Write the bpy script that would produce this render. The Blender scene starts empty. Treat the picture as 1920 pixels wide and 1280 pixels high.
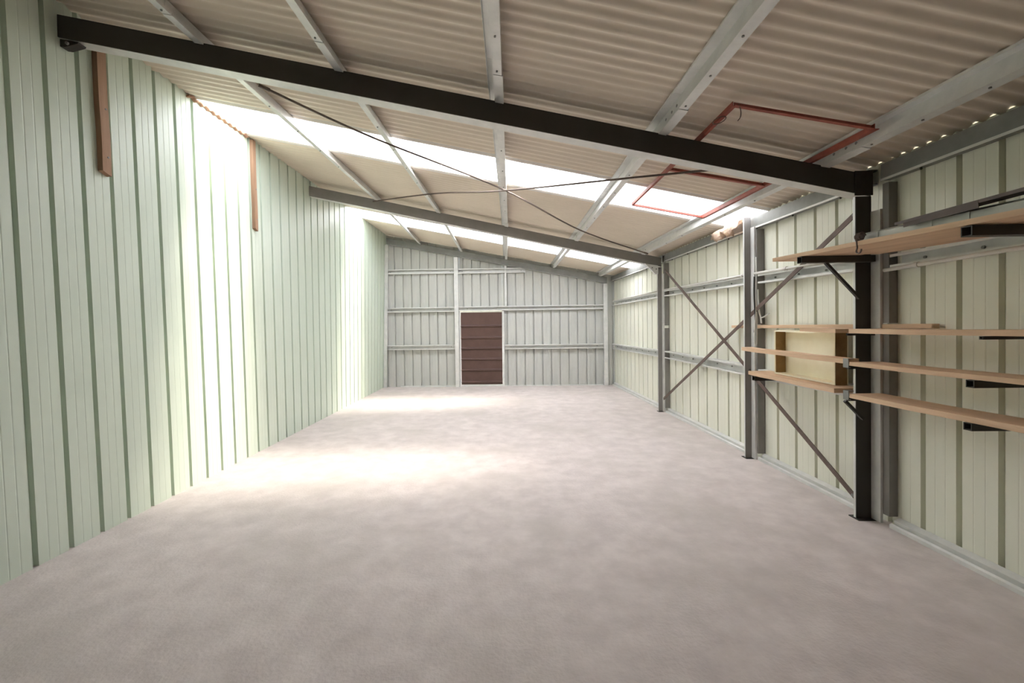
import bpy, bmesh, math, random
from mathutils import Vector, Matrix
random.seed(7)
S = bpy.context.scene
COL = S.collection

# ---------------------------------------------------------------- camera
cd = bpy.data.cameras.new('camera'); cam = bpy.data.objects.new('camera', cd); COL.objects.link(cam)
cd.sensor_fit = 'HORIZONTAL'; cd.sensor_width = 36.0
cd.lens = 773.11 * 36.0 / 1920.0
cd.shift_x = 39.81 / 1920.0; cd.shift_y = -16.49 / 1920.0
cd.clip_start = 0.05; cd.clip_end = 300
pitch, yaw, roll = -0.013, -0.0238, 0.014
Rv = Vector((math.cos(yaw), -math.sin(yaw), 0)); F0 = Vector((math.sin(yaw), math.cos(yaw), 0)); Zv = Vector((0, 0, 1))
Fv = F0 * math.cos(pitch) + Zv * math.sin(pitch); Uv = Zv * math.cos(pitch) - F0 * math.sin(pitch)
R2 = Rv * math.cos(roll) - Uv * math.sin(roll); U2 = Rv * math.sin(roll) + Uv * math.cos(roll)
M = Matrix((R2, U2, -Fv)).transposed().to_4x4(); M.translation = Vector((0, 0, 1.2823))
cam.matrix_world = M
S.camera = cam

# ---------------------------------------------------------------- light and exposure
W = bpy.data.worlds.new('sky'); S.world = W; W.use_nodes = True
nt = W.node_tree; nt.nodes.clear()
wo = nt.nodes.new('ShaderNodeOutputWorld'); bg = nt.nodes.new('ShaderNodeBackground')
sky = nt.nodes.new('ShaderNodeTexSky'); sky.sky_type = 'NISHITA'; sky.sun_disc = False
sky.sun_elevation = math.radians(50); sky.sun_rotation = math.radians(90); sky.dust_density = 2.5; sky.air_density = 1.2
bg.inputs['Strength'].default_value = 0.45
nt.links.new(sky.outputs[0], bg.inputs[0]); nt.links.new(bg.outputs[0], wo.inputs[0])
sl = bpy.data.lights.new('sun', 'SUN'); sl.energy = 12.0; sl.angle = math.radians(19); sl.color = (1.0, 0.915, 0.765)
so = bpy.data.objects.new('sun', sl); COL.objects.link(so)
so.location = (8, 4, 10)
so.rotation_euler = Vector((-1.0, -0.14, -0.88)).to_track_quat('-Z', 'Y').to_euler()
S.view_settings.view_transform = 'Standard'; S.view_settings.look = 'None'; S.view_settings.gamma = 1.0
S.view_settings.use_curve_mapping = False
S.view_settings.exposure = 1.56
S.cycles.use_denoising = True
S.cycles.max_bounces = 12; S.cycles.diffuse_bounces = 8; S.cycles.transparent_max_bounces = 12

# ---------------------------------------------------------------- materials
def mat(name, col, rough=0.6, metal=0.0, col2=None, scale=4.0, stretch=(1, 1, 1), detail=6.0, contrast=(0.35, 0.65),
        bump=0.0, bscale=40.0, spec=0.5, col3=None, scale3=0.6, con3=(0.45, 0.7)):
    m = bpy.data.materials.new(name); m.use_nodes = True
    n = m.node_tree; b = n.nodes['Principled BSDF']
    b.inputs['Base Color'].default_value = (*col, 1); b.inputs['Roughness'].default_value = rough
    b.inputs['Metallic'].default_value = metal; b.inputs['Specular IOR Level'].default_value = spec
    tc = n.nodes.new('ShaderNodeTexCoord'); mp = n.nodes.new('ShaderNodeMapping'); mp.inputs['Scale'].default_value = stretch
    geo = n.nodes.new('ShaderNodeNewGeometry')
    n.links.new(geo.outputs['Position'], mp.inputs['Vector'])
    def noisemix(c1s, c2, sc, con):
        t = n.nodes.new('ShaderNodeTexNoise'); t.inputs['Scale'].default_value = sc; t.inputs['Detail'].default_value = detail
        t.inputs['Roughness'].default_value = 0.62
        n.links.new(mp.outputs[0], t.inputs['Vector'])
        r = n.nodes.new('ShaderNodeMapRange'); r.inputs['From Min'].default_value = con[0]; r.inputs['From Max'].default_value = con[1]
        n.links.new(t.outputs['Fac'], r.inputs['Value'])
        x = n.nodes.new('ShaderNodeMix'); x.data_type = 'RGBA'
        n.links.new(r.outputs[0], x.inputs['Factor'])
        if isinstance(c1s, tuple): x.inputs['A'].default_value = (*c1s, 1)
        else: n.links.new(c1s, x.inputs['A'])
        x.inputs['B'].default_value = (*c2, 1)
        return x.outputs['Result']
    if col2:
        o = noisemix(col, col2, scale, contrast)
        if col3: o = noisemix(o, col3, scale3, con3)
        n.links.new(o, b.inputs['Base Color'])
    if bump:
        t = n.nodes.new('ShaderNodeTexNoise'); t.inputs['Scale'].default_value = bscale; t.inputs['Detail'].default_value = 5
        n.links.new(mp.outputs[0], t.inputs['Vector'])
        bp = n.nodes.new('ShaderNodeBump'); bp.inputs['Strength'].default_value = bump; bp.inputs['Distance'].default_value = 0.01
        n.links.new(t.outputs['Fac'], bp.inputs['Height']); n.links.new(bp.outputs[0], b.inputs['Normal'])
    return m

M_FLOOR = mat('concrete', (0.56, 0.50, 0.485), 0.75, 0, (0.67, 0.605, 0.585), 5.5, (1, 1, 1), 12, (0.36, 0.64), 0.3, 60, 0.3,
              (0.51, 0.465, 0.435), 1.1, (0.48, 0.75))
M_GREEN = mat('green_paint', (0.61, 0.68, 0.585), 0.4, 0, (0.565, 0.64, 0.545), 2.5, (1, 1, 0.25), 5, (0.3, 0.7), spec=0.4)
M_WALL = mat('pale_wall_paint', (0.79, 0.79, 0.69), 0.35, 0, (0.735, 0.74, 0.64), 2.2, (1, 1, 0.3), 5, (0.3, 0.7), spec=0.45)
M_WALLB = mat('grey_wall_paint', (0.53, 0.535, 0.505), 0.45, 0, (0.48, 0.49, 0.465), 2.2, (1, 1, 0.3), 5, (0.3, 0.7), spec=0.45)
M_ROOF = mat('roof_underside', (0.74, 0.655, 0.55), 0.42, 0, (0.68, 0.60, 0.50), 1.8, (1, 1, 1), 6, (0.3, 0.7), spec=0.4)
M_GALV = mat('galvanised_steel', (0.74, 0.74, 0.72), 0.42, 0.2, (0.64, 0.645, 0.63), 9.0, (1, 1, 1), 4, (0.35, 0.65))
M_GALVD = mat('dull_galvanised_steel', (0.26, 0.265, 0.25), 0.5, 0.2, (0.21, 0.215, 0.205), 7.0, (1, 1, 1), 4, (0.35, 0.65))
M_DARK = mat('dark_frame_steel', (0.040, 0.036, 0.031), 0.55, 0.0, (0.030, 0.026, 0.02), 4.0, (1, 1, 1), 5, (0.3, 0.7))  # near frame's shade put into a near-black colour; shelf brackets share it
M_MID = mat('mid_grey_frame_steel', (0.25, 0.235, 0.22), 0.55, 0.1, (0.20, 0.19, 0.178), 4.0, (1, 1, 1), 5, (0.3, 0.7))  # mid-tone grey-brown frame steel, lightly mottled
M_BLACK = mat('black_steel', (0.02, 0.02, 0.018), 0.5, 0.1, (0.035, 0.03, 0.025), 12)
M_RED = mat('red_oxide_steel', (0.34, 0.085, 0.055), 0.6, 0.0, (0.22, 0.05, 0.035), 14)
M_RUST = mat('rusty_flat_bar', (0.16, 0.115, 0.10), 0.6, 0.2, (0.11, 0.075, 0.06), 10)
M_ROD = mat('brown_rod', (0.15, 0.11, 0.09), 0.55, 0.2, (0.10, 0.075, 0.06), 14)
M_WOOD = mat('shelf_timber', (0.74, 0.54, 0.37), 0.65, 0, (0.56, 0.38, 0.245), 9, (1, 0.12, 1.6), 7, (0.35, 0.68), 0.15, 70, 0.25)
M_BATTEN = mat('batten_timber', (0.40, 0.25, 0.165), 0.7, 0, (0.29, 0.17, 0.105), 9, (1.5, 1.5, 0.12), 7, (0.35, 0.65), 0.15, 70, 0.25)
M_CREAM = mat('cream_board', (0.92, 0.87, 0.68), 0.6, 0, (0.86, 0.80, 0.60), 6)
M_TRAYWOOD = mat('tray_timber', (0.36, 0.23, 0.10), 0.6, 0, (0.24, 0.14, 0.05), 9, (1, 0.3, 1), 6)
M_DOOR = mat('brown_door_paint', (0.115, 0.065, 0.052), 0.5, 0, (0.095, 0.052, 0.042), 5, spec=0.4)
M_PVC = mat('white_pvc', (0.70, 0.68, 0.64), 0.4, 0, (0.62, 0.60, 0.56), 12)
M_CORD = mat('white_cord', (0.75, 0.75, 0.72), 0.5)
M_FLASH = mat('grey_flashing', (0.46, 0.47, 0.43), 0.45, 0.2, (0.38, 0.39, 0.36), 7)
M_BROWNFL = mat('brown_flashing', (0.085, 0.055, 0.042), 0.5, 0.0, (0.06, 0.038, 0.03), 8)
M_FOAM = mat('brown_foam', (0.42, 0.25, 0.17), 0.9, 0, (0.30, 0.16, 0.10), 25)
M_SARK = mat('torn_insulation', (0.60, 0.47, 0.36), 0.8, 0, (0.42, 0.31, 0.24), 30, (1, 1, 1), 6, (0.4, 0.6))
M_GROUND = mat('outside_gravel', (0.30, 0.29, 0.26), 0.9, 0, (0.22, 0.21, 0.18), 5)

def skylight_mat():
    m = bpy.data.materials.new('translucent_sheet'); m.use_nodes = True; n = m.node_tree; n.nodes.clear()
    o = n.nodes.new('ShaderNodeOutputMaterial'); tl = n.nodes.new('ShaderNodeBsdfTranslucent'); tr = n.nodes.new('ShaderNodeBsdfTransparent')
    tl.inputs['Color'].default_value = (0.92, 0.93, 0.95, 1); tr.inputs['Color'].default_value = (0.97, 0.98, 1, 1)
    mx = n.nodes.new('ShaderNodeMixShader'); mx.inputs[0].default_value = 0.30
    gl = n.nodes.new('ShaderNodeBsdfGlossy'); gl.inputs['Roughness'].default_value = 0.3; gl.inputs['Color'].default_value = (0.9, 0.9, 0.9, 1)
    m2 = n.nodes.new('ShaderNodeMixShader'); m2.inputs[0].default_value = 0.06
    n.links.new(tl.outputs[0], mx.inputs[1]); n.links.new(tr.outputs[0], mx.inputs[2])
    n.links.new(mx.outputs[0], m2.inputs[1]); n.links.new(gl.outputs[0], m2.inputs[2]); n.links.new(m2.outputs[0], o.inputs[0])
    return m
M_SKY = skylight_mat()

# ---------------------------------------------------------------- helpers
def new(): return bmesh.new()

def obj(name, bm, m, parent=None, smooth=False):
    """links a bmesh given in world coordinates as ONE mesh object with its origin at its own base"""
    bmesh.ops.recalc_face_normals(bm, faces=bm.faces)
    xs = [v.co.x for v in bm.verts]; ys = [v.co.y for v in bm.verts]; zs = [v.co.z for v in bm.verts]
    c = Vector(((min(xs) + max(xs)) / 2, (min(ys) + max(ys)) / 2, min(zs)))
    for v in bm.verts: v.co -= c
    me = bpy.data.meshes.new(name); bm.to_mesh(me); bm.free(); me.materials.append(m)
    if smooth:
        for p in me.polygons: p.use_smooth = True
    o = bpy.data.objects.new(name, me); COL.objects.link(o)
    place(o, c, parent)
    return o

def wpos(o):
    p = Vector(o.location)
    while o.parent: o = o.parent; p += Vector(o.location)
    return p

def place(o, world, parent=None):
    if parent: o.parent = parent; o.location = Vector(world) - wpos(parent)
    else: o.location = world

def dup(o, world, parent=None):
    c = o.copy(); COL.objects.link(c); c.parent = None; place(c, world, parent); return c

def empty(name, loc, parent=None):
    o = bpy.data.objects.new(name, None); COL.objects.link(o); o.empty_display_size = 0.1; place(o, Vector(loc), parent); return o

def tag(o, label, cat, group=None):
    o['label'] = label; o['category'] = cat
    if group: o['group'] = group
    return o

def struct(o): o['kind'] = 'structure'; return o

def prism(bm, poly, A, B, ex, ey):
    A, B, ex, ey = Vector(A), Vector(B), Vector(ex), Vector(ey)
    a = [bm.verts.new(A + ex * p[0] + ey * p[1]) for p in poly]
    b = [bm.verts.new(B + ex * p[0] + ey * p[1]) for p in poly]
    n = len(poly)
    for i in range(n): bm.faces.new((a[i], a[(i + 1) % n], b[(i + 1) % n], b[i]))
    bm.faces.new(a[::-1]); bm.faces.new(b)

def thin(line, t):
    """closed outline of an open polyline given a sheet thickness"""
    P = [Vector(p) for p in line]; out = []
    for i, p in enumerate(P):
        ns = []
        if i > 0: d = (p - P[i - 1]).normalized(); ns.append(Vector((-d.y, d.x)))
        if i < len(P) - 1: d = (P[i + 1] - p).normalized(); ns.append(Vector((-d.y, d.x)))
        if len(ns) == 2:
            n = ns[0] + ns[1]; n = n / max(0.3, n.dot(ns[0]))
        else: n = ns[0]
        out.append(p + n * t)
    return [tuple(p) for p in P] + [tuple(p) for p in out[::-1]]

def box(bm, x0, x1, y0, y1, z0, z1, bev=0.0):
    vs = [bm.verts.new((x, y, z)) for x in (x0, x1) for y in (y0, y1) for z in (z0, z1)]
    fs = [(0, 1, 3, 2), (4, 6, 7, 5), (0, 4, 5, 1), (2, 3, 7, 6), (0, 2, 6, 4), (1, 5, 7, 3)]
    faces = [bm.faces.new([vs[i] for i in f]) for f in fs]
    if bev:
        es = list({e for f in faces for e in f.edges})
        bmesh.ops.bevel(bm, geom=es, offset=bev, segments=1, affect='EDGES', profile=0.5)

def tube(bm, pts, r, n=8, caps=True):
    pts = [Vector(p) for p in pts]; rings = []
    for i, p in enumerate(pts):
        d = (pts[min(i + 1, len(pts) - 1)] - pts[max(i - 1, 0)]).normalized()
        up = Vector((0, 0, 1)) if abs(d.z) < 0.9 else Vector((1, 0, 0))
        a = d.cross(up).normalized(); b = d.cross(a)
        rings.append([bm.verts.new(p + a * math.cos(2 * math.pi * k / n) * r + b * math.sin(2 * math.pi * k / n) * r) for k in range(n)])
    for q, w in zip(rings, rings[1:]):
        for k in range(n): bm.faces.new((q[k], q[(k + 1) % n], w[(k + 1) % n], w[k]))
    if caps: bm.faces.new(rings[0][::-1]); bm.faces.new(rings[-1])

def spline(pts, n=8):
    P = [Vector(p) for p in pts]; out = []
    for i in range(len(P) - 1):
        p0, p1, p2, p3 = P[max(i - 1, 0)], P[i], P[i + 1], P[min(i + 2, len(P) - 1)]
        for k in range(n):
            t = k / n
            out.append(0.5 * ((2 * p1) + (p2 - p0) * t + (2 * p0 - 5 * p1 + 4 * p2 - p3) * t * t + (3 * p1 - p0 - 3 * p2 + p3) * t ** 3))
    out.append(P[-1]); return out

def bar(bm, A, B, w, t, wdir):
    """flat bar from A to B, width w along wdir (made square to the bar), thickness t"""
    A, B = Vector(A), Vector(B); d = (B - A).normalized()
    wv = Vector(wdir); wv = (wv - d * wv.dot(d)).normalized(); tv = d.cross(wv)
    prism(bm, [(-w / 2, -t / 2), (w / 2, -t / 2), (w / 2, t / 2), (-w / 2, t / 2)], A, B, wv, tv)

def hexbolt_mesh():
    bm = new(); bmesh.ops.create_cone(bm, cap_ends=True, segments=6, radius1=0.011, radius2=0.010, depth=0.010)
    me = bpy.data.meshes.new('bolt'); bm.to_mesh(me); bm.free(); me.materials.append(M_GALVD); return me
BOLT = hexbolt_mesh()
def bolt(world, parent, axis='Z', s=1.0):
    o = bpy.data.objects.new('bolt', BOLT); COL.objects.link(o); place(o, world, parent)
    o.rotation_euler = {'Z': (0, 0, 0), 'X': (0, math.pi / 2, 0), 'Y': (math.pi / 2, 0, 0)}[axis]
    o.scale = (s, s, s); return o

# ---------------------------------------------------------------- room measures
D = 8.99                    # back wall
XW = 2.47                   # right wall sheet
YF = -3.5                   # front wall behind the viewpoint
def roof_z(x, y): return 2.757 + 0.011 * y - 0.195 * x
def left_x(y, z): return -2.5694 - (0.081 * (D - y) / D - 0.0287) * z
GAP = 0.085                 # purlin depth between rafter and roof sheet

# ---------------------------------------------------------------- floor and ground
bm = new(); box(bm, -2.95, XW + 0.03, YF - 0.05, D + 0.06, -0.14, 0.0)
struct(obj('floor', bm, M_FLOOR))
bm = new(); box(bm, -40, 40, -40, 50, -0.5, -0.16)
struct(obj('ground', bm, M_GROUND))

# ---------------------------------------------------------------- ribbed wall sheets
def rib_line(ribs, a, b, half=0.0150, bot=0.0142, dep=0.032, flute=0.0014):
    """(position, depth) profile along a wall from a to b with a trapezoid rib at every entry of ribs"""
    pts = [(a, 0.0)]; rs = sorted(ribs)
    for i, r in enumerate(rs):
        if a + half < r < b - half:
            pts += [(r - half, 0), (r - bot, dep), (r + bot, dep), (r + half, 0)]
        nxt = rs[i + 1] if i + 1 < len(rs) else r + 0.19
        for q in (0.36, 0.64):
            c = r + (nxt - r) * q
            if a + 0.006 < c < b - 0.006: pts += [(c - 0.0045, 0), (c, flute), (c + 0.0045, 0)]
    pts.append((b, 0.0))
    return pts

def sheet_bm(pts, zb, zt, put, rows=1):
    bm = new(); cols = []
    for (u, d) in pts:
        z0, z1 = zb(u), zt(u)
        cols.append([bm.verts.new(put(u, d, z0 + (z1 - z0) * k / rows)) for k in range(rows + 1)])
    for a, b in zip(cols, cols[1:]):
        for k in range(rows): bm.faces.new((a[k], b[k], b[k + 1], a[k + 1]))
    return bm

def sheets(wall, ribs, a, b, per, zb, zt, put, m, rows=1, splits=()):
    rs = sorted(ribs); cuts = [a]
    for i in range(per - 1, len(rs), per):
        c = rs[i] + 0.024
        if a < c < b - 0.1: cuts.append(c)
    cuts.append(b); cuts = sorted(set(cuts) | set(s for s in splits))
    for c0, c1 in zip(cuts, cuts[1:]):
        if c1 - c0 < 0.03: continue
        sub = [r for r in rs if c0 - 0.2 < r < c1 + 0.2]
        obj('wall_sheet', sheet_bm(rib_line(sub, c0, c1), zb, zt, put, rows), m, wall)

LR = [2.189 + 0.19 * i for i in range(-30, 36)]
LR = [y for y in LR if YF < y < D]
wl = struct(empty('wall_left', (-2.6, 3, 0)))
sheets(wl, LR, YF, D, 4, lambda y: 0.0, lambda y: roof_z(-2.7, y) + 0.12,
       lambda y, d, z: (left_x(y, z) - d, y, z), M_GREEN, rows=4)

RR = [2.47 - 0.19 * i for i in range(0, 31)] + [2.676, 2.881, 3.087, 3.293, 3.509, 3.736, 3.954, 4.12, 4.319, 4.534, 4.76] + \
     [5.0 + 0.222 * i for i in range(0, 18)]
RR = sorted(y for y in RR if YF < y < D)
wr = struct(empty('wall_right', (XW, 3, 0)))
sheets(wr, RR, YF, D, 4, lambda y: -0.01, lambda y: roof_z(XW, y) + 0.0035,
       lambda y, d, z: (XW + d, y, z), M_WALL)

DX0, DX1, DZ = -0.885, 0.048, 1.64         # doorway
BR = [0.338 + 0.19 * i for i in range(0, 12)] + [0.338 - 0.19 * i for i in range(1, 8)] + [-0.996 - 0.186 * i for i in range(0, 9)]
BR = sorted(x for x in BR if -2.66 < x < XW)
wb = struct(empty('wall_back', (0, D, 0)))
sheets(wb, BR, -2.66, XW + 0.01, 4, lambda x: DZ if DX0 - 0.001 <= x <= DX1 + 0.001 else 0.0, lambda x: roof_z(x, D) - 0.006,
       lambda x, d, z: (x, D + d, z), M_WALLB, splits=(DX0 - 0.002, DX0 - 0.0011, DX1 + 0.0011, DX1 + 0.002))
wf = struct(empty('wall_front', (0, YF, 0)))
sheets(wf, [-2.5 + 0.19 * i for i in range(27)], -2.95, XW + 0.01, 4, lambda x: 0.0, lambda x: roof_z(x, YF) - 0.006,
       lambda x, d, z: (x, YF - d, z), M_WALLB)

# ---------------------------------------------------------------- corrugated roof: sheets and translucent sheets
PITCH = 0.0762; KS = 0.06
roof = struct(empty('ceiling', (0, 3, 2.8)))
def roof_sheet(name, y0, n, m, dz=0.0, amp=0.0085, lap=1):
    bm = new(); seg = 10; tot = (n + lap) * seg; XA, XB = -2.86, 2.60
    rows = []
    for i in range(tot + 1):
        yy = y0 + PITCH * i / seg
        zz = amp * math.cos(2 * math.pi * (yy) / PITCH) + dz
        r = []
        for x in (XA, 0.0, XB):
            y = yy + KS * x
            r.append(bm.verts.new((x, y, roof_z(x, y) + zz)))
        rows.append(r)
    for a, b in zip(rows, rows[1:]):
        for k in range(2): bm.faces.new((a[k], a[k + 1], b[k + 1], b[k]))
    return obj(name, bm, m, roof, smooth=True)
SK1, SK2 = 3.72, 3.72 + 43 * PITCH; OPEN = 8 * PITCH
y = SK1
for i in range(10): y -= PITCH * 10; roof_sheet('roof_sheet', y, 10, M_ROOF, 0.0012 * (i % 2), lap=(0 if i == 0 else 1))
roof_sheet('skylight_sheet', SK1 - PITCH, 10, M_SKY, -0.003, lap=0)
y = SK1 + OPEN
for k, n in enumerate((9, 9, 9, 8)): roof_sheet('roof_sheet', y, n, M_ROOF, 0.0012 * (k % 2), lap=(0 if k == 3 else 1)); y += n * PITCH
roof_sheet('skylight_sheet', SK2 - PITCH, 11, M_SKY, -0.003, lap=0)
y = SK2 + OPEN + PITCH
for k, n in enumerate((10, 10)): roof_sheet('roof_sheet', y, n, M_ROOF, 0.0012 * k, lap=1); y += n * PITCH

# closure strip under the first translucent sheet
bm = new(); rows = []
for i in range(0, 73):
    y = 3.46 + 0.011 * i; xw = left_x(y, 3.27)
    zt = roof_z(xw, y) - 0.014 + 0.007 * math.cos(2 * math.pi * (y - KS * xw) / PITCH) + random.uniform(-0.003, 0.003)
    w = 0.012 + 0.008 * (0.5 + 0.5 * math.sin(i * 0.9)) 
    rows.append([bm.verts.new(p) for p in ((xw + 0.002, y, zt - w), (xw + 0.03, y, zt - w + 0.004), (xw + 0.034, y, zt), (xw + 0.002, y, zt + 0.003))])
for a, b in zip(rows, rows[1:]):
    for k in range(4): bm.faces.new((a[k], a[(k + 1) % 4], b[(k + 1) % 4], b[k]))
bm.faces.new(rows[0]); bm.faces.new(rows[-1][::-1])
tag(obj('closure_strip', bm, M_FOAM), 'wavy brown foam strip along the top of the green wall under the skylight', 'strip')

# flashing angle between near green wall and roof
bm = new()
prism(bm, thin([(0, -0.05), (0.003, 0.0), (0.05, -0.008)], 0.002), (left_x(YF, 3.2) + 0.003, YF + 0.05, roof_z(-2.72, YF) - 0.016), (left_x(2.38, 3.2) + 0.003, 2.38, roof_z(-2.68, 2.38) - 0.016), (1, 0, 0), (0, 0, 1))
struct(obj('trim_1', bm, M_GALV))

# ---------------------------------------------------------------- portal frames: rafters and posts
def rafter(label, A, B, m, depth=0.135, fl=0.09, drop=0.0):
    A = Vector((A[0], A[1], roof_z(*A) - GAP - 0.002 - drop)); B = Vector((B[0], B[1], roof_z(*B) - GAP - 0.002 - drop))
    d = (B - A).normalized(); side = Vector((-d.y, d.x, 0)).normalized()       # towards the back wall
    up = Vector((0, 0, 1))
    root = empty('steel_rafter', (A + B) / 2 - Vector((0, 0, depth)))
    tag(root, label, 'beam')
    t = 0.007
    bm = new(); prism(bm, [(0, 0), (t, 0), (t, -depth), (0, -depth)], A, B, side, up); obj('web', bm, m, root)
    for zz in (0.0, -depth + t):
        bm = new(); prism(bm, [(t, zz), (fl, zz), (fl, zz - t), (t, zz - t)], A, B, side, up); obj('flange', bm, M_GALV if zz < 0 else m, root)  # lower flange paler than the web: floor light put into its colour
    return root, A, B, side

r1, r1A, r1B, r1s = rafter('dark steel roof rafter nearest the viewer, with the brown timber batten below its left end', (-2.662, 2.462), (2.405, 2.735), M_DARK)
r2, r2A, r2B, r2s = rafter('middle steel rafter, grey-brown, between the two skylight strips', (-2.565, 5.55), (2.385, 6.15), M_MID)
r3, r3A, r3B, r3s = rafter('grey steel rafter along the top of the back wall', (-2.445, 8.89), (2.29, 8.89), M_GALVD, depth=0.13, fl=0.06)
# end plate, bolts
bm = new(); box(bm, 2.295, 2.408, 2.722, 2.7275, roof_z(2.35, 2.73) - GAP - 0.145, roof_z(2.35, 2.73) - GAP + 0.012); obj('end_plate', bm, M_BLACK, r1)
# cleat below the near rafter's wall end
root = tag(empty('wall_cleat', (-2.57, 2.56, 3.0)), 'black steel cleat on the green wall under the near rafter end', 'bracket')
zc = roof_z(-2.6, 2.5) - GAP - 0.139
bm = new(); prism(bm, [(0, 0), (0.115, -0.023), (0.11, -0.032), (0.03, -0.05), (0, -0.045)], (-2.648, 2.462, zc), (-2.648, 2.51, zc), (1, 0, 0), (0, 0, 1)); obj('cleat_plate', bm, M_BLACK, root)
bolt((-2.60, 2.458, zc - 0.03), root, 'Y')

def post(label, x0, x1, y, ztop, m, inner=0.022, outer=0.062, stud=(0.108, 0.066)):
    root = empty('steel_post', ((x0 + x1) / 2, y, 0)); tag(root, label, 'post')
    t = 0.006
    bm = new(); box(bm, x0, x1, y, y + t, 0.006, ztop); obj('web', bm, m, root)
    bm = new(); box(bm, x0, x0 + t, y + t, y + inner, 0.006, ztop); obj('flange', bm, M_GALV, root)['label'] = 'inner flange edge, lit tone painted in'  # inner flange paler than the web: side light put into its colour
    bm = new(); prism(bm, thin([(0, 0), (0, -outer), (0.012, -outer)], -0.004), (x1, y, 0.006), (x1, y, ztop - 0.1), (1, 0, 0), (0, 1, 0)); obj('flange', bm, M_GALV, root)['label'] = 'outer flange with lip, lit tone painted in'  # outer flange also carries light from the bright wall as pale steel
    bm = new(); box(bm, x0 - 0.01, x1 + 0.01, y - 0.03, y + 0.05, 0.0, 0.006); obj('base_plate', bm, M_BLACK, root)
    w0 = x1 + 0.012
    for za, zb in ((0.064, 1.234), (1.274, roof_z(2.43, y) - 0.165)):      # broken where the thin plank passes
        bm = new(); prism(bm, thin([(0.012, -stud[1]), (0, -stud[1]), (0, -stud[0]), (2.466 - w0, -stud[0]), (2.466 - w0, -stud[1])], 0.003), (w0, y, za), (w0, y, zb), (1, 0, 0), (0, 1, 0)); obj('wall_channel', bm, M_MID, root)
    return root
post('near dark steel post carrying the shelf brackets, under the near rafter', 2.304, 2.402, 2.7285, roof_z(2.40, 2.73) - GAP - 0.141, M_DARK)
post('thin grey steel post with the hanging white cord, between near and middle posts', 2.325, 2.386, 3.98, roof_z(2.36, 3.98) - 0.05, M_MID, outer=0.05, stud=(0.07, 0.03))
post('grey steel post under the middle rafter at the right wall', 2.325, 2.387, 6.145, roof_z(2.387, 6.15) - GAP - 0.141, M_MID, outer=0.05, stud=(0.06, 0.02))
# corner posts and the mullion of the back wall : lipped channels
def cpost(label, x0, x1, y, z0, z1, m, dep=0.05, lip=0.012, name='steel_post', cat='post', lean=0.0):
    root = empty(name, ((x0 + x1) / 2, y, z0)); tag(root, label, cat)
    bm = new(); w = x1 - x0
    prism(bm, thin([(lip, dep), (0, dep), (0, 0), (w, 0), (w, dep), (w - lip, dep)], -0.003), (x0, y, z0), (x0 + lean, y, z1), (1, 0, 0), (0, 1, 0))
    obj('channel', bm, m, root); return root
cpost('light grey steel corner post where the back wall meets the right wall', 2.215, 2.292, 8.88, 0.0, roof_z(2.30, 8.9) - GAP - 0.14, M_GALV)
cpost('narrow grey steel corner post where the green wall meets the back wall', -2.558, -2.50, 8.90, 0.0, roof_z(-2.45, 8.9) - GAP - 0.145, M_GALV, lean=0.083)
cpost('grey steel mullion left of the brown door, floor to rafter', -0.985, -0.905, 8.88, 0.0, roof_z(-0.90, 8.9) - GAP - 0.14, M_GALV)
cpost('short steel stud above the right edge of the brown door', 0.105, 0.14, 8.915, 1.742, roof_z(0.12, 8.9) - GAP - 0.137, M_GALV, name='steel_stud')

# knee gusset at the middle rafter
root = tag(empty('gusset_bracket', (2.2, 6.1, 2.1)), 'small folded galvanised gusset under the right end of the middle rafter', 'bracket')
zz = roof_z(2.3, 6.13) - GAP - 0.14
bm = new(); prism(bm, [(0, 0), (-0.2, 0.035), (-0.2, 0.028), (-0.05, -0.13), (0, -0.12)], (2.318, 6.10, zz), (2.318, 6.108, zz), (1, 0, 0), (0, 0, 1)); obj('gusset_plate', bm, M_GALV, root)
bm = new(); bar(bm, (2.118, 6.085, zz + 0.03), (2.268, 6.085, zz - 0.13), 0.045, 0.004, (0, 1, 0)); obj('folded_edge', bm, M_GALV, root)
bolt((2.29, 6.098, zz - 0.05), root, 'Y'); bolt((2.23, 6.098, zz - 0.03), root, 'Y')

# ---------------------------------------------------------------- purlins (Z sections on top of the rafters)
def r_line(A, B, x):  # y of a rafter at x
    return A.y + (B.y - A.y) * (x - A.x) / (B.x - A.x)
ZSEC = [(-0.050, -0.013), (-0.050, 0.0), (0.0, 0.0), (0.0, -0.082), (0.050, -0.082), (0.050, -0.068)]
def zprism(bm, A, B, grow=0.0):
    A, B = Vector(A), Vector(B); nrm = Vector((0.195, 0, 1)).normalized(); ex = Vector((1, 0, -0.195)).normalized()
    s = 1 + grow
    prism(bm, thin([(p[0] * s, p[1] * (1 + grow * 0.4)) for p in ZSEC], 0.0025), A, B, ex, nrm)
PX = [((-1.90, YF), (-1.835, 2.55), (-1.69, 5.65), (-1.72, 8.95)),
      ((-1.17, YF), (-0.99, 2.57), (-0.855, 5.77), (-0.83, 8.95)),
      ((-0.15, YF), (0.0, 2.6), (0.09, 5.88), (0.133, 8.95)),
      ((0.93, YF), (1.035, 2.63), (1.10, 6.0), (1.15, 8.95)),
      ((2.09, YF), (2.09, 2.70), (2.095, 6.1), (2.14, 8.95))]
ORD = ['nearest the green wall', 'second from the green wall', 'in the middle of the roof', 'fourth from the green wall', 'nearest the right wall']
BAYN = ['on the viewer side of the near rafter', 'between near and middle rafters', 'beyond the middle rafter']
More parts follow.
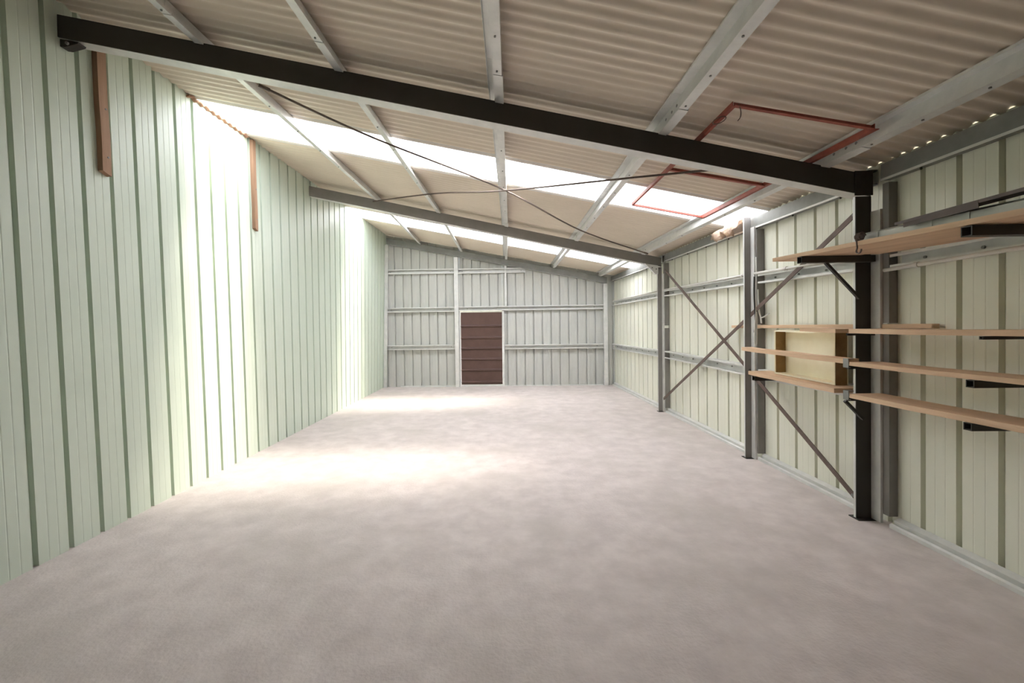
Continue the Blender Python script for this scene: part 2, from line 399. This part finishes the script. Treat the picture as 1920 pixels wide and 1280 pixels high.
for i, pl in enumerate(PX):
    for b in range(3):
        (xa, ya), (xb, yb) = pl[b], pl[b + 1]
        A = Vector((xa, ya + (0.0 if b == 0 else 0.02), 0)); B = Vector((xb, yb + 0.02, 0))
        if b == 2: B.y = D - 0.01
        A.z = roof_z(A.x, A.y) - 0.0095; B.z = roof_z(B.x, B.y) - 0.0095
        root = empty('roof_purlin', (A + B) / 2 - Vector((0, 0, 0.09)))
        tag(root, 'roof purlin %s, %s' % (ORD[i], BAYN[b]), 'purlin', 'roof purlins')
        bm = new(); zprism(bm, A, B); obj('section', bm, M_GALV, root)
        if b < 2:      # lap over the rafter
            d = (B - A).normalized(); L0 = B - d * (0.30 if b == 0 else 0.2)
            bm = new(); zprism(bm, L0 + Vector((0.002, 0, -0.0015)), B - d * 0.005 + Vector((0.002, 0, -0.0015)), 0.07); obj('lap_section', bm, M_GALV, root)
            for q in (0.26, 0.19, 0.1) if b == 0 else (0.16,):
                p = B - d * q; bolt(p + Vector((-0.006 + 0.009, 0, -0.045)) + Vector((-0.01, 0, 0)), root, 'X', 0.8)
        n = 6 if b < 2 else 0
        for q in range(n):   # slotted fixings along the lower flange
            p = A + (B - A) * (0.08 + 0.8 * q / 6) if b == 1 else A + (B - A) * (0.72 + 0.045 * q)
            bolt(p + Vector((0.007, 0, -0.0885)), root, 'Z', 0.55)

# ---------------------------------------------------------------- eave beam, girts, base channel along the right wall
def csec(w, h, lip=0.014, t=0.003):   # open towards -x (the room): w deep, h high
    return thin([(-w, h - lip), (-w, h), (0, h), (0, 0), (-w, 0), (-w, lip)], t)
def eave(label, y0, y1):
    root = empty('eave_beam', (2.43, (y0 + y1) / 2, roof_z(2.43, (y0 + y1) / 2) - 0.15)); tag(root, label, 'beam')
    A = Vector((2.40, y0, roof_z(2.405, y0) - 0.048)); B = Vector((2.40, y1, roof_z(2.405, y1) - 0.048))
    bm = new(); prism(bm, thin([(0.058, -0.012), (0.058, 0), (0, 0), (0, -0.10), (0.058, -0.10), (0.058, -0.088)], 0.003), A, B, (1, 0, 0), (0, 0, 1)); obj('channel', bm, M_GALVD, root)
    bm = new(); prism(bm, [(-0.004, -0.092), (0.0, -0.092), (0.0, -0.106), (-0.004, -0.106)], A, B, (1, 0, 0), (0, 0, 1)); obj('lower_lip', bm, M_GALV, root)  # strip paler than the beam: its lit lower edge put into the colour
    n = int((y1 - y0) / 0.45)
    for q in range(n):
        p = A + (B - A) * ((q + 0.5) / n)
        bm = new(); box(bm, 2.41, 2.418, p.y - 0.004, p.y + 0.004, p.z - 0.118, p.z - 0.1035); obj('tab', bm, M_BLACK, root)
eave('dull steel eave beam over the right wall, stretch nearest the viewer', YF + 0.05, 2.66)
eave('dull steel eave beam over the right wall, above the crossed braces', 2.745, 6.08)
eave('dull steel eave beam over the right wall, farthest stretch', 6.16, D - 0.02)

def girt_r(label, y0, z0, y1, z1, h=0.08):
    root = empty('wall_girt', (2.43, (y0 + y1) / 2, (z0 + z1) / 2)); tag(root, label, 'girt', 'girts on the right wall')
    bm = new(); prism(bm, csec(0.07, h), (2.464, y0, z0), (2.464, y1, z1), (1, 0, 0), (0, 0, 1)); obj('channel', bm, M_GALV, root)
    n = max(3, int((y1 - y0) / 0.28))
    for q in range(n):
        f = (q + 0.5) / n; bolt((2.458, y0 + (y1 - y0) * f, z0 + (z1 - z0) * f + h * 0.5), root, 'X', 0.8)
girt_r('upper steel girt on the right wall under the high shelf, nearest the viewer', YF + 0.05, 1.64, 2.59, 1.615, 0.075)
girt_r('upper steel girt behind the high shelf, between near post and corded post', 2.74, 1.628, 3.89, 1.657, 0.078)
girt_r('upper steel girt on the right wall, crossed by the long brace before the middle post', 4.0, 1.662, 6.075, 1.70)
girt_r('upper steel girt on the right wall, last bay before the back wall', 6.16, 1.70, D - 0.1, 1.71)
girt_r('lower steel girt on the right wall, behind the far end of the lowest shelf', 2.74, 0.77, 3.89, 0.775)
girt_r('lower steel girt on the right wall, under the cross of the rusty braces', 4.0, 0.778, 6.075, 0.80, 0.10)
girt_r('lower steel girt on the right wall, last bay before the back wall', 6.16, 0.80, D - 0.1, 0.79, 0.10)

bb = struct(empty('baseboard_right', (2.44, 3, 0)))
for y0, y1 in ((YF + 0.02, 2.61), (2.785, 3.92), (4.035, 6.09), (6.2, D - 0.02)):
    bm = new(); prism(bm, [(0, 0), (0, 0.022), (0.012, 0.03), (0.012, 0.014), (0.03, 0.014), (0.03, 0.046), (0.064, 0.062), (0.064, 0)], (2.404, y0, 0), (2.404, y1, 0), (1, 0, 0), (0, 0, 1))
    obj('channel', bm, M_GALV, bb)
bk = struct(empty('baseboard_back', (0, 8.96, 0)))
for x0, x1, zc in ((-2.2, -0.99, 0.022), (0.06, 2.2, 0.012)):
    bm = new(); prism(bm, [(0, 0), (0, zc), (-0.012, zc + 0.006), (-0.04, zc + 0.006), (-0.04, 0)], (x0, 8.985, 0), (x1, 8.985, 0), (0, 1, 0), (0, 0, 1)); obj('channel', bm, M_GALV, bk)

# ---------------------------------------------------------------- back wall girts and door
def girt_b(label, x0, x1, z, h=0.10, cut=False, zr=None):
    root = empty('wall_girt', ((x0 + x1) / 2, 8.93, z)); tag(root, label, 'girt', 'girts on the back wall')
    zr = z if zr is None else zr
    sec = thin([(0, h - 0.02), (0, h), (0.075, h), (0.075, 0), (0, 0), (0, 0.02)], -0.003)
    bm = new(); prism(bm, sec, (x0, 8.905, z), (x1, 8.905, zr), (0, 1, 0), (0, 0, 1)); obj('channel', bm, M_GALV, root)
    for q in (0.06, 0.94): bolt((x0 + (x1 - x0) * q, 8.972, z + h / 2), root, 'Y', 0.9)
girt_b('top steel girt on the back wall, left of the mullion', -2.475, -0.987, 2.462)
girt_b('middle steel girt on the back wall, left of the mullion', -2.475, -0.987, 1.635)
girt_b('bottom steel girt on the back wall, left of the mullion', -2.475, -0.987, 0.818)
girt_b('top steel girt on the back wall, running right from the mullion into the sloping rafter', -0.903, 0.55, 2.455)
girt_b('long steel girt on the back wall over the brown door', -0.903, 2.213, 1.645, 0.095)
girt_b('bottom steel girt on the back wall, right of the brown door', 0.095, 2.213, 0.805, 0.095)

dr = struct(empty('door_1', ((DX0 + DX1) / 2, D, 0)))
fz = 1.635
for x0, x1 in ((DX0 - 0.012, DX0 + 0.018), (DX1 - 0.012, DX1 + 0.034)):
    bm = new(); box(bm, x0, x1, 8.93, 8.985, 0.0, fz, 0.003); obj('door_jamb', bm, M_GALV, dr)
bm = new(); box(bm, DX0 + 0.018, DX1 - 0.012, 8.94, 8.985, 0.0, 0.042, 0.003); obj('bottom_rail', bm, M_GALV, dr)
bm = new(); box(bm, DX0 + 0.018, DX1 - 0.012, 8.94, 8.985, fz - 0.02, fz, 0.003); obj('top_rail', bm, M_GALV, dr)
# brown cladding in horizontal pans, each pan ending in a folded rib
edges = [0.042, 0.115, 0.375, 0.615, 0.85, 1.08, 1.335, fz - 0.022]
for i in range(7):
    z0, z1 = edges[i], edges[i + 1]; prof = [(0.0, z0), (0.0, z1 - 0.045), (-0.026, z1 - 0.032), (-0.026, z1 - 0.012), (0.004, z1 - 0.001)]
    if i == 6: prof = [(0.0, z0), (0.0, z1)]
    bm = new(); prism(bm, thin(prof, 0.0015), (DX0 + 0.02, 8.972, 0), (DX1 - 0.014, 8.972, 0), (0, 1, 0), (0, 0, 1)); obj('door_pan', bm, M_DOOR, dr)

# ---------------------------------------------------------------- braces, rods, red frame
def flatbrace(label, A, B, name='wall_brace'):
    root = empty(name, A if A[2] < B[2] else B); tag(root, label, 'brace')
    bm = new(); bar(bm, A, B, 0.036, 0.006, (0, 0.7, 0.7)); obj('flat_bar', bm, M_RUST, root)
    for P, Q in ((A, B), (B, A)):
        d = (Vector(Q) - Vector(P)).normalized(); bolt(Vector(P) + d * 0.04 + Vector((-0.006, 0, 0)), root, 'X')
flatbrace('rusty flat brace from middle post head down to the near post foot', (2.372, 5.99, 2.07), (2.366, 2.79, 0.095))
flatbrace('rusty flat brace from middle post foot up behind the high shelf', (2.384, 6.11, 0.195), (2.378, 2.79, 2.02))

def rod(label, pts):
    root = empty('roof_tie_rod', pts[2]); tag(root, label, 'rod')
    bm = new(); tube(bm, spline(pts, 8), 0.0085, 8); obj('rod', bm, M_ROD, root, True)
    for p, q in ((pts[0], pts[1]), (pts[-1], pts[-2])):
        d = (Vector(q) - Vector(p)).normalized(); bm = new(); tube(bm, [Vector(p), Vector(p) + d * 0.07], 0.012, 8); obj('end_sleeve', bm, M_ROD, root)
rod('sagging roof rod from near rafter, left, to middle rafter by the right wall', [(-1.64, 2.82, 2.97), (-1.03, 3.40, 2.86), (0.03, 4.14, 2.665), (1.02, 5.19, 2.475), (2.06, 5.80, 2.275)])
rod('sagging roof rod from middle rafter, left, to near rafter by the red frame', [(-1.69, 5.54, 3.0), (-0.73, 4.72, 2.82), (0.03, 4.16, 2.650), (1.08, 3.30, 2.45), (1.56, 2.93, 2.365)])

root = tag(empty('red_steel_frame', (1.7, 3.2, 2.35)), 'red oxide rectangular steel frame laid under the roof sheets across the near rafter', 'frame')
fp = lambda x, y: Vector((x, y, roof_z(x, y) - 0.062))
def redbar(a, b, w=0.018):
    A, B = fp(*a), fp(*b); bm = new(); prism(bm, thin([(-w / 2, w * 0.6), (-w / 2, -w * 0.6), (w / 2, -w * 0.6)], -0.004), A, B, ((B - A).cross(Vector((0, 0, 1)))).normalized(), (0, 0, 1)); obj('frame_bar', bm, M_RED, root)
redbar((1.28, 2.27), (1.325, 4.13)); redbar((2.022, 2.26), (2.02, 4.15), 0.022)
redbar((1.28, 2.27), (2.01, 2.27)); redbar((1.325, 4.13), (2.015, 4.14)); redbar((1.30, 3.19), (2.01, 3.19), 0.022)
bm = new(); tube(bm, spline([fp(1.30, 2.27), fp(1.31, 2.27) + Vector((0, 0, -0.03)), fp(1.315, 2.28) + Vector((0, 0, -0.06)), fp(1.30, 2.28) + Vector((0, 0, -0.085))]), 0.0025, 6); obj('wire_tail', bm, M_RUST, root)
bm = new(); tube(bm, [fp(1.275, 2.42) + Vector((0.03 * math.cos(a), 0.045 * math.sin(a), -0.018)) for a in [k * math.pi / 8 for k in range(17)]], 0.003, 6); obj('wire_loop', bm, M_RUST, root)

# torn insulation hanging at the eave under the skylight
bm = new(); g = []; rnd = random.Random(3)
for i in range(15):
    r = []
    for j in range(9):
        y = 4.03 + 0.44 * i / 14; v = j / 8
        x = 2.395 - 0.12 * math.sin(v * 2.2) - 0.02 * math.sin(i * 1.3 + j)
        z = roof_z(2.4, y) - 0.035 - v * (0.135 + 0.025 * math.sin(i * 0.8)) + 0.014 * math.sin(i * 1.9 + j * 1.1) + rnd.uniform(-0.008, 0.008)
        r.append(bm.verts.new((x + rnd.uniform(-0.008, 0.008), y + 0.05 * v, z)))
    g.append(r)
for i in range(14):
    for j in range(8): bm.faces.new((g[i][j], g[i + 1][j], g[i + 1][j + 1], g[i][j + 1]))
bmesh.ops.solidify(bm, geom=bm.faces[:], thickness=0.004)
tag(obj('torn_insulation', bm, M_SARK, smooth=True), 'crumpled torn brown insulation hanging from the right eave under the skylight', 'insulation')

# ---------------------------------------------------------------- battens on the green wall
def batten(label, y, zb, w, t, lean=0.0):
    root = empty('timber_batten', (left_x(y, zb), y, zb)); tag(root, label, 'batten')
    bm = new(); zt = roof_z(-2.62, y) - 0.02
    rows = []
    for k in range(5):
        z = zb + (zt - zb) * k / 4; x = left_x(y, z) + 0.001; yy = y + lean * (z - zb) + 0.003 * math.sin(k * 2)
        cut = 0.02 if k == 0 else 0
        rows.append([bm.verts.new(p) for p in ((x, yy, z), (x + t, yy, z), (x + t, yy + w, z - cut), (x, yy + w, z - cut))])
    for a, b in zip(rows, rows[1:]):
        for k in range(4): bm.faces.new((a[k], a[(k + 1) % 4], b[(k + 1) % 4], b[k]))
    bm.faces.new(rows[0][::-1]); bm.faces.new(rows[-1]); obj('board', bm, M_BATTEN, root)
    for dz in (0.10, 0.42): bolt((left_x(y, zb + dz) + t + 0.002, y + w / 2 + 0.01, zb + dz), root, 'X', 0.6)
batten('brown timber batten fixed to the green wall just below the near rafter', 2.665, 2.35, 0.062, 0.036)
batten('pale thin timber batten high on the green wall beyond the first bright skylight band', 4.30, 2.36, 0.05, 0.034)

# ---------------------------------------------------------------- shelves
def shelf(label, x0, x1, y0, y1, z, t, skew=0.0, z2=None):
    z2 = z if z2 is None else z2
    bm = new()
    n = 6; rows = []
    for k in range(n + 1):
        f = k / n; y = y0 + (y1 - y0) * f; zz = z + (z2 - z) * f + 0.002 * math.sin(k * 2.1 + x0 * 9)
        rows.append([bm.verts.new(p) for p in ((x0, y + skew, zz), (x1, y, zz), (x1, y, zz + t), (x0, y + skew, zz + t))])
    for a, b in zip(rows, rows[1:]):
        for k in range(4): bm.faces.new((a[k], a[(k + 1) % 4], b[(k + 1) % 4], b[k]))
    bm.faces.new(rows[0][::-1]); bm.faces.new(rows[-1])
    es = [e for e in bm.edges if e.calc_face_angle(0) > 1.0]
    bmesh.ops.bevel(bm, geom=es, offset=0.0025, segments=1, affect='EDGES')
    return tag(obj('shelf_board', bm, M_WOOD), label, 'shelf')
ZS = 1.712
def zsh(y): return 0.006 - (2.96 - y) * 0.0345      # the high board sags towards the viewer
bm = new(); prism(bm, [(1.93, 0.4), (2.385, 0.4), (2.385, 2.655), (2.298, 2.655), (2.298, 2.97), (1.93, 2.97)], (0, 0, ZS), (0, 0, ZS + 0.024), (1, 0, 0), (0, 1, 0))
for v in bm.verts: v.co.z += zsh(v.co.y)
tag(obj('shelf_board', bm, M_WOOD), 'wide high timber shelf board carrying grey flashing, above eye level', 'shelf')
shelf('long near shelf board at eye height with a thin plank on top', 2.20, 2.392, 0.4, 2.66, 1.212, 0.027)
shelf('near middle shelf board, just below eye height, right of the near post', 2.20, 2.385, 0.4, 2.655, 1.007, 0.024)
shelf('lowest near shelf board, right of the near post', 2.20, 2.395, 0.4, 2.655, 0.803, 0.028)
shelf('far middle shelf board passing in front of the cream tray', 2.20, 2.298, 2.70, 3.82, 1.017, 0.030, 0.0, 1.038)
shelf('far lowest shelf board that the cream tray stands on', 2.20, 2.40, 2.775, 3.72, 0.8145, 0.030, 0.0, 0.8305)
# thin plank, laid on the eye height board and running back behind the posts
bm = new(); box(bm, 2.408, 2.452, 2.36, 4.36, 1.2405, 1.268, 0.002)
tag(obj('thin_plank', bm, M_WOOD), 'thin timber plank lying along the wall behind both near posts at eye height', 'plank')
# nearer end of that eye-height run: tapering offcut under the plank
bm = new(); prism(bm, [(0, 0), (0.18, 0), (0.18, 0.026), (0, 0.026)], (2.21, 2.775, 1.213), (2.21, 3.1, 1.222), (1, 0, 0), (0, 0, 1))
tag(obj('shelf_offcut', bm, M_WOOD), 'short timber offcut continuing the eye-height shelf above the cream tray', 'plank')

def arm(label, x0, x1, y, z, s=0.045, m=None, strut=None, clip=False, name='shelf_bracket'):
    root = empty(name, ((x0 + x1) / 2, y, z)); tag(root, label, 'bracket', 'shelf brackets')
    m = m or M_BLACK; t = 0.004
    # hollow square tube: four walls, open end
    bm = new()
    for a, b, c, d in ((y - s / 2, y - s / 2 + t, z, z + s), (y + s / 2 - t, y + s / 2, z, z + s), (y - s / 2 + t, y + s / 2 - t, z, z + t), (y - s / 2 + t, y + s / 2 - t, z + s - t, z + s)):
        box(bm, x0, x1, a, b, c, d)
    obj('arm', bm, m, root)
    if strut:
        bm = new(); bar(bm, (strut[0], y, z), (strut[1], y, strut[2]), 0.018, 0.016, (0, 1, 0)); obj('strut', bm, M_BLACK, root)
    if clip:
        bm = new(); prism(bm, thin([(0.012, 0.0), (0, 0), (0, 0.05), (0.03, 0.05)], 0.004), (x0 - 0.006, y - 0.02, z + s - 0.008), (x0 - 0.006, y + 0.02, z + s - 0.008), (1, 0, 0), (0, 0, 1)); obj('clip', bm, M_GALVD, root)
    return root
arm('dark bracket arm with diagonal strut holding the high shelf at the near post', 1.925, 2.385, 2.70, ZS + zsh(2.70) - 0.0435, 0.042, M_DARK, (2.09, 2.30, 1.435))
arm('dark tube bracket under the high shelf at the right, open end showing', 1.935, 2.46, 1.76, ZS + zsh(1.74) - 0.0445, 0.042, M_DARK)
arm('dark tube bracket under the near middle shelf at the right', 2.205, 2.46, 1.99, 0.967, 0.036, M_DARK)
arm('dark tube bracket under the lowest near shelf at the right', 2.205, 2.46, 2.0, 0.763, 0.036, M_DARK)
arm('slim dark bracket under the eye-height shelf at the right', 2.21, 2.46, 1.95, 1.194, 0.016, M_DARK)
arm('slim dark bracket with clip holding the middle shelves at the near post', 2.205, 2.385, 2.677, 0.9865, 0.020, M_BLACK, None, True)
arm('slim dark bracket with clip and strut holding the lowest shelves at the near post', 2.205, 2.385, 2.677, 0.7825, 0.020, M_BLACK, (2.19, 2.302, 0.665), True)
arm('slim dark bracket under the eye-height shelf at the near post', 2.215, 2.385, 2.69, 1.1975, 0.014, M_BLACK)
arm('dark bracket under the far end of the lowest shelf before the corded post', 2.21, 2.46, 3.66, 0.784, 0.040, M_BLACK)

# shallow cream-backed tray standing on its edge
root = tag(empty('shallow_tray', (2.35, 3.21, 0.846)), 'shallow timber tray with cream back standing on edge on the lowest shelf', 'tray')
X0, X1, Y0, Y1, Z0, Z1 = 2.31, 2.395, 2.90, 3.53, 0.846, 1.212
bm = new(); box(bm, X1 - 0.006, X1, Y0, Y1, Z0, Z1); obj('back_panel', bm, M_CREAM, root)
for yy, m in ((Y0, M_CREAM), (Y1 - 0.014, M_TRAYWOOD)):
    bm = new(); box(bm, X0, X1 - 0.006, yy, yy + 0.014, Z0, Z1); obj('side', bm, M_TRAYWOOD, root)
for za in (Z0, Z1 - 0.012):
    bm = new(); box(bm, X0, X1 - 0.006, Y0 + 0.014, Y1 - 0.014, za, za + 0.012); obj('rail', bm, M_CREAM, root)
bm = new()
box(bm, X0 - 0.004, X0, Y0, Y1, Z0, Z0 + 0.012); box(bm, X0 - 0.004, X0, Y0, Y1, Z1 - 0.012, Z1); box(bm, X0 - 0.004, X0, Y0, Y0 + 0.016, Z0 + 0.012, Z1 - 0.012); box(bm, X0 - 0.004, X0, Y1 - 0.012, Y1, Z0 + 0.012, Z1 - 0.012)
obj('front_edging', bm, M_CREAM, root)
for ch in root.children:      # the tray follows the slight slope of the board it stands on
    w = wpos(ch)
    for v in ch.data.vertices: v.co.z += (v.co.y + w.y - Y0) * 0.017 + 0.003

# things on the high shelf
ZT = ZS + 0.0265
root = tag(empty('grey_flashing', (2.1, 1.5, ZT)), 'long pale grey folded flashing lying on the high shelf', 'flashing')
bm = new(); prism(bm, thin([(0.0, 0.0), (0.0, 0.034), (0.02, 0.046), (0.16, 0.048), (0.2, 0.0)], -0.002), (1.965, 0.5, ZT + zsh(0.5)), (1.975, 2.30, ZT + zsh(2.30)), (1, 0, 0), (0, 0, 1)); obj('folded_sheet', bm, M_FLASH, root)
for yy in (2.2, 1.93, 1.78):
    bm = new(); prism(bm, thin([(-0.001, 0.0), (-0.001, 0.034), (0.02, 0.0465), (0.16, 0.0485)], 0.0012), (1.972, yy, ZT + zsh(yy)), (1.972, yy + 0.012, ZT + zsh(yy)), (1, 0, 0), (0, 0, 1)); obj('lap_seam', bm, M_FLASH, root)
root = tag(empty('brown_flashing', (2.1, 1.5, ZT + 0.06)), 'long dark brown folded flashing lying on top of the grey flashing', 'flashing')
bm = new()
prism(bm, thin([(0.0, -0.012), (0.0, 0.0), (0.11, 0.004), (0.13, 0.006)], 0.002), (1.925, 0.5, ZT + zsh(0.5) + 0.118), (1.945, 2.08, ZT + zsh(2.08) + 0.052), (1, 0, 0), (0, 0, 1)); obj('folded_sheet', bm, M_BROWNFL, root)
bm = new(); prism(bm, thin([(0.004, -0.03), (0.002, -0.004), (0.10, 0.0)], 0.002), (1.937, 1.72, ZT + zsh(1.72) + 0.066), (1.945, 2.04, ZT + zsh(2.04) + 0.053), (1, 0, 0), (0, 0, 1)); obj('drooping_lip', bm, M_BROWNFL, root)
# white plastic sheet end
bm = new(); prism(bm, [(0, 0), (0.2, 0), (0.2, 0.08), (0.03, 0.07)], (1.985, 2.31, ZT + zsh(2.31)), (2.04, 2.45, ZT + zsh(2.45)), (1, 0, 0), (0, 0, 0.4))
tag(obj('white_packet', bm, M_CORD), 'flat white packet at the end of the grey flashing on the high shelf', 'packet')
# rusty hook with a coil, hanging over the shelf edge
root = tag(empty('rusty_hook', (1.925, 2.43, ZS - 0.05)), 'rusty coiled wire hook hanging over the front edge of the high shelf', 'hook')
cx, cy = 1.938, 2.27; ZT += zsh(cy); ZS += zsh(cy)
coil = []
for k in range(0, 73):
    a = 2 * math.pi * k / 18; coil.append((cx + 0.016 * math.cos(a), cy + 0.008 * (k / 18 - 2) + 0.0, ZT + 0.022 + 0.018 * math.sin(a)))
bm = new(); tube(bm, coil, 0.004, 6); obj('coil', bm, M_RUST, root, True)
hk = [(cx - 0.018, cy, ZT + 0.01), (cx - 0.016, cy, ZS + 0.004), (cx - 0.014, cy, ZS - 0.012)] + \
     [(cx - 0.016, cy - 0.012 + 0.016 * math.cos(a), ZS - 0.026 - 0.017 * math.sin(a)) for a in (0.3, 0.9, 1.5, 2.1, 2.7, 3.3)]
bm = new(); tube(bm, spline(hk, 4), 0.004, 6); obj('hook_wire', bm, M_RUST, root, True)

# ---------------------------------------------------------------- conduits and cords
def conduit(label, pts, clips, r=0.0115):
    root = empty('conduit_pipe', pts[0]); tag(root, label, 'pipe')
    bm = new(); tube(bm, pts, r, 10); obj('pipe', bm, M_PVC, root, True)
    for p in clips:
        p = Vector(p); bm = new(); tube(bm, [p - Vector((0, 0.012, 0)), p + Vector((0, 0.012, 0))], r + 0.005, 10); obj('clip', bm, M_PVC, root)
conduit('white conduit clipped under the upper girt in the bay nearest the viewer', [(2.385, 0.3, 1.605), (2.385, 1.6, 1.608), (2.385, 2.0, 1.612), (2.385, 2.62, 1.602)], [(2.385, 2.42, 1.6055)])
conduit('white conduit along the upper girt beside the crossed braces', [(2.385, 4.05, 1.755), (2.385, 6.05, 1.79)], [(2.385, 4.45, 1.762), (2.385, 4.12, 1.756)])
conduit('white conduit along the upper girt behind the high shelf, left of the near post', [(2.385, 3.0, 1.722), (2.385, 3.93, 1.752)], [(2.385, 3.5, 1.738)])
conduit('white conduit along the upper girt in the last bay', [(2.385, 6.2, 1.795), (2.385, 8.8, 1.803)], [(2.385, 7.0, 1.797)])
bm = new(); tube(bm, [(2.43, 2.69, 1.60), (2.43, 2.69, 1.66)], 0.013, 10)
tag(obj('conduit_stub', bm, M_PVC), 'short white conduit stub beside the near post under the high shelf', 'pipe')
bm = new(); tube(bm, spline([(2.382, 3.90, 1.90), (2.384, 3.897, 1.70), (2.378, 3.897, 1.45), (2.364, 3.897, 1.20), (2.362, 3.897, 1.12), (2.370, 3.897, 1.085), (2.382, 3.897, 1.10), (2.386, 3.897, 1.30), (2.382, 3.897, 1.50), (2.38, 3.90, 1.66)], 6), 0.005, 6)
tag(obj('hanging_lead', bm, M_CORD, smooth=True), 'white cord hanging in a long loop down the thin post', 'cord')
bm = new(); tube(bm, spline([(2.366, 3.9, 1.72), (2.364, 3.9, 1.55), (2.372, 3.9, 1.33), (2.364, 3.9, 1.2)], 6), 0.006, 6)
tag(obj('black_cable', bm, M_BLACK, smooth=True), 'short black cable hanging down the thin post beside the white cord', 'cable')
bm = new(); tube(bm, spline([(2.395, 3.895, 1.60), (2.400, 3.89, 1.42), (2.412, 3.88, 1.34), (2.418, 3.88, 1.285)], 6), 0.007, 6)
tube(bm, spline([(2.412, 3.88, 1.335), (2.425, 3.85, 1.345), (2.44, 3.80, 1.375)], 5), 0.006, 6)
tag(obj('cord_end', bm, M_CORD, smooth=True), 'white forked cord end lying against the right wall above the thin plank', 'cord')
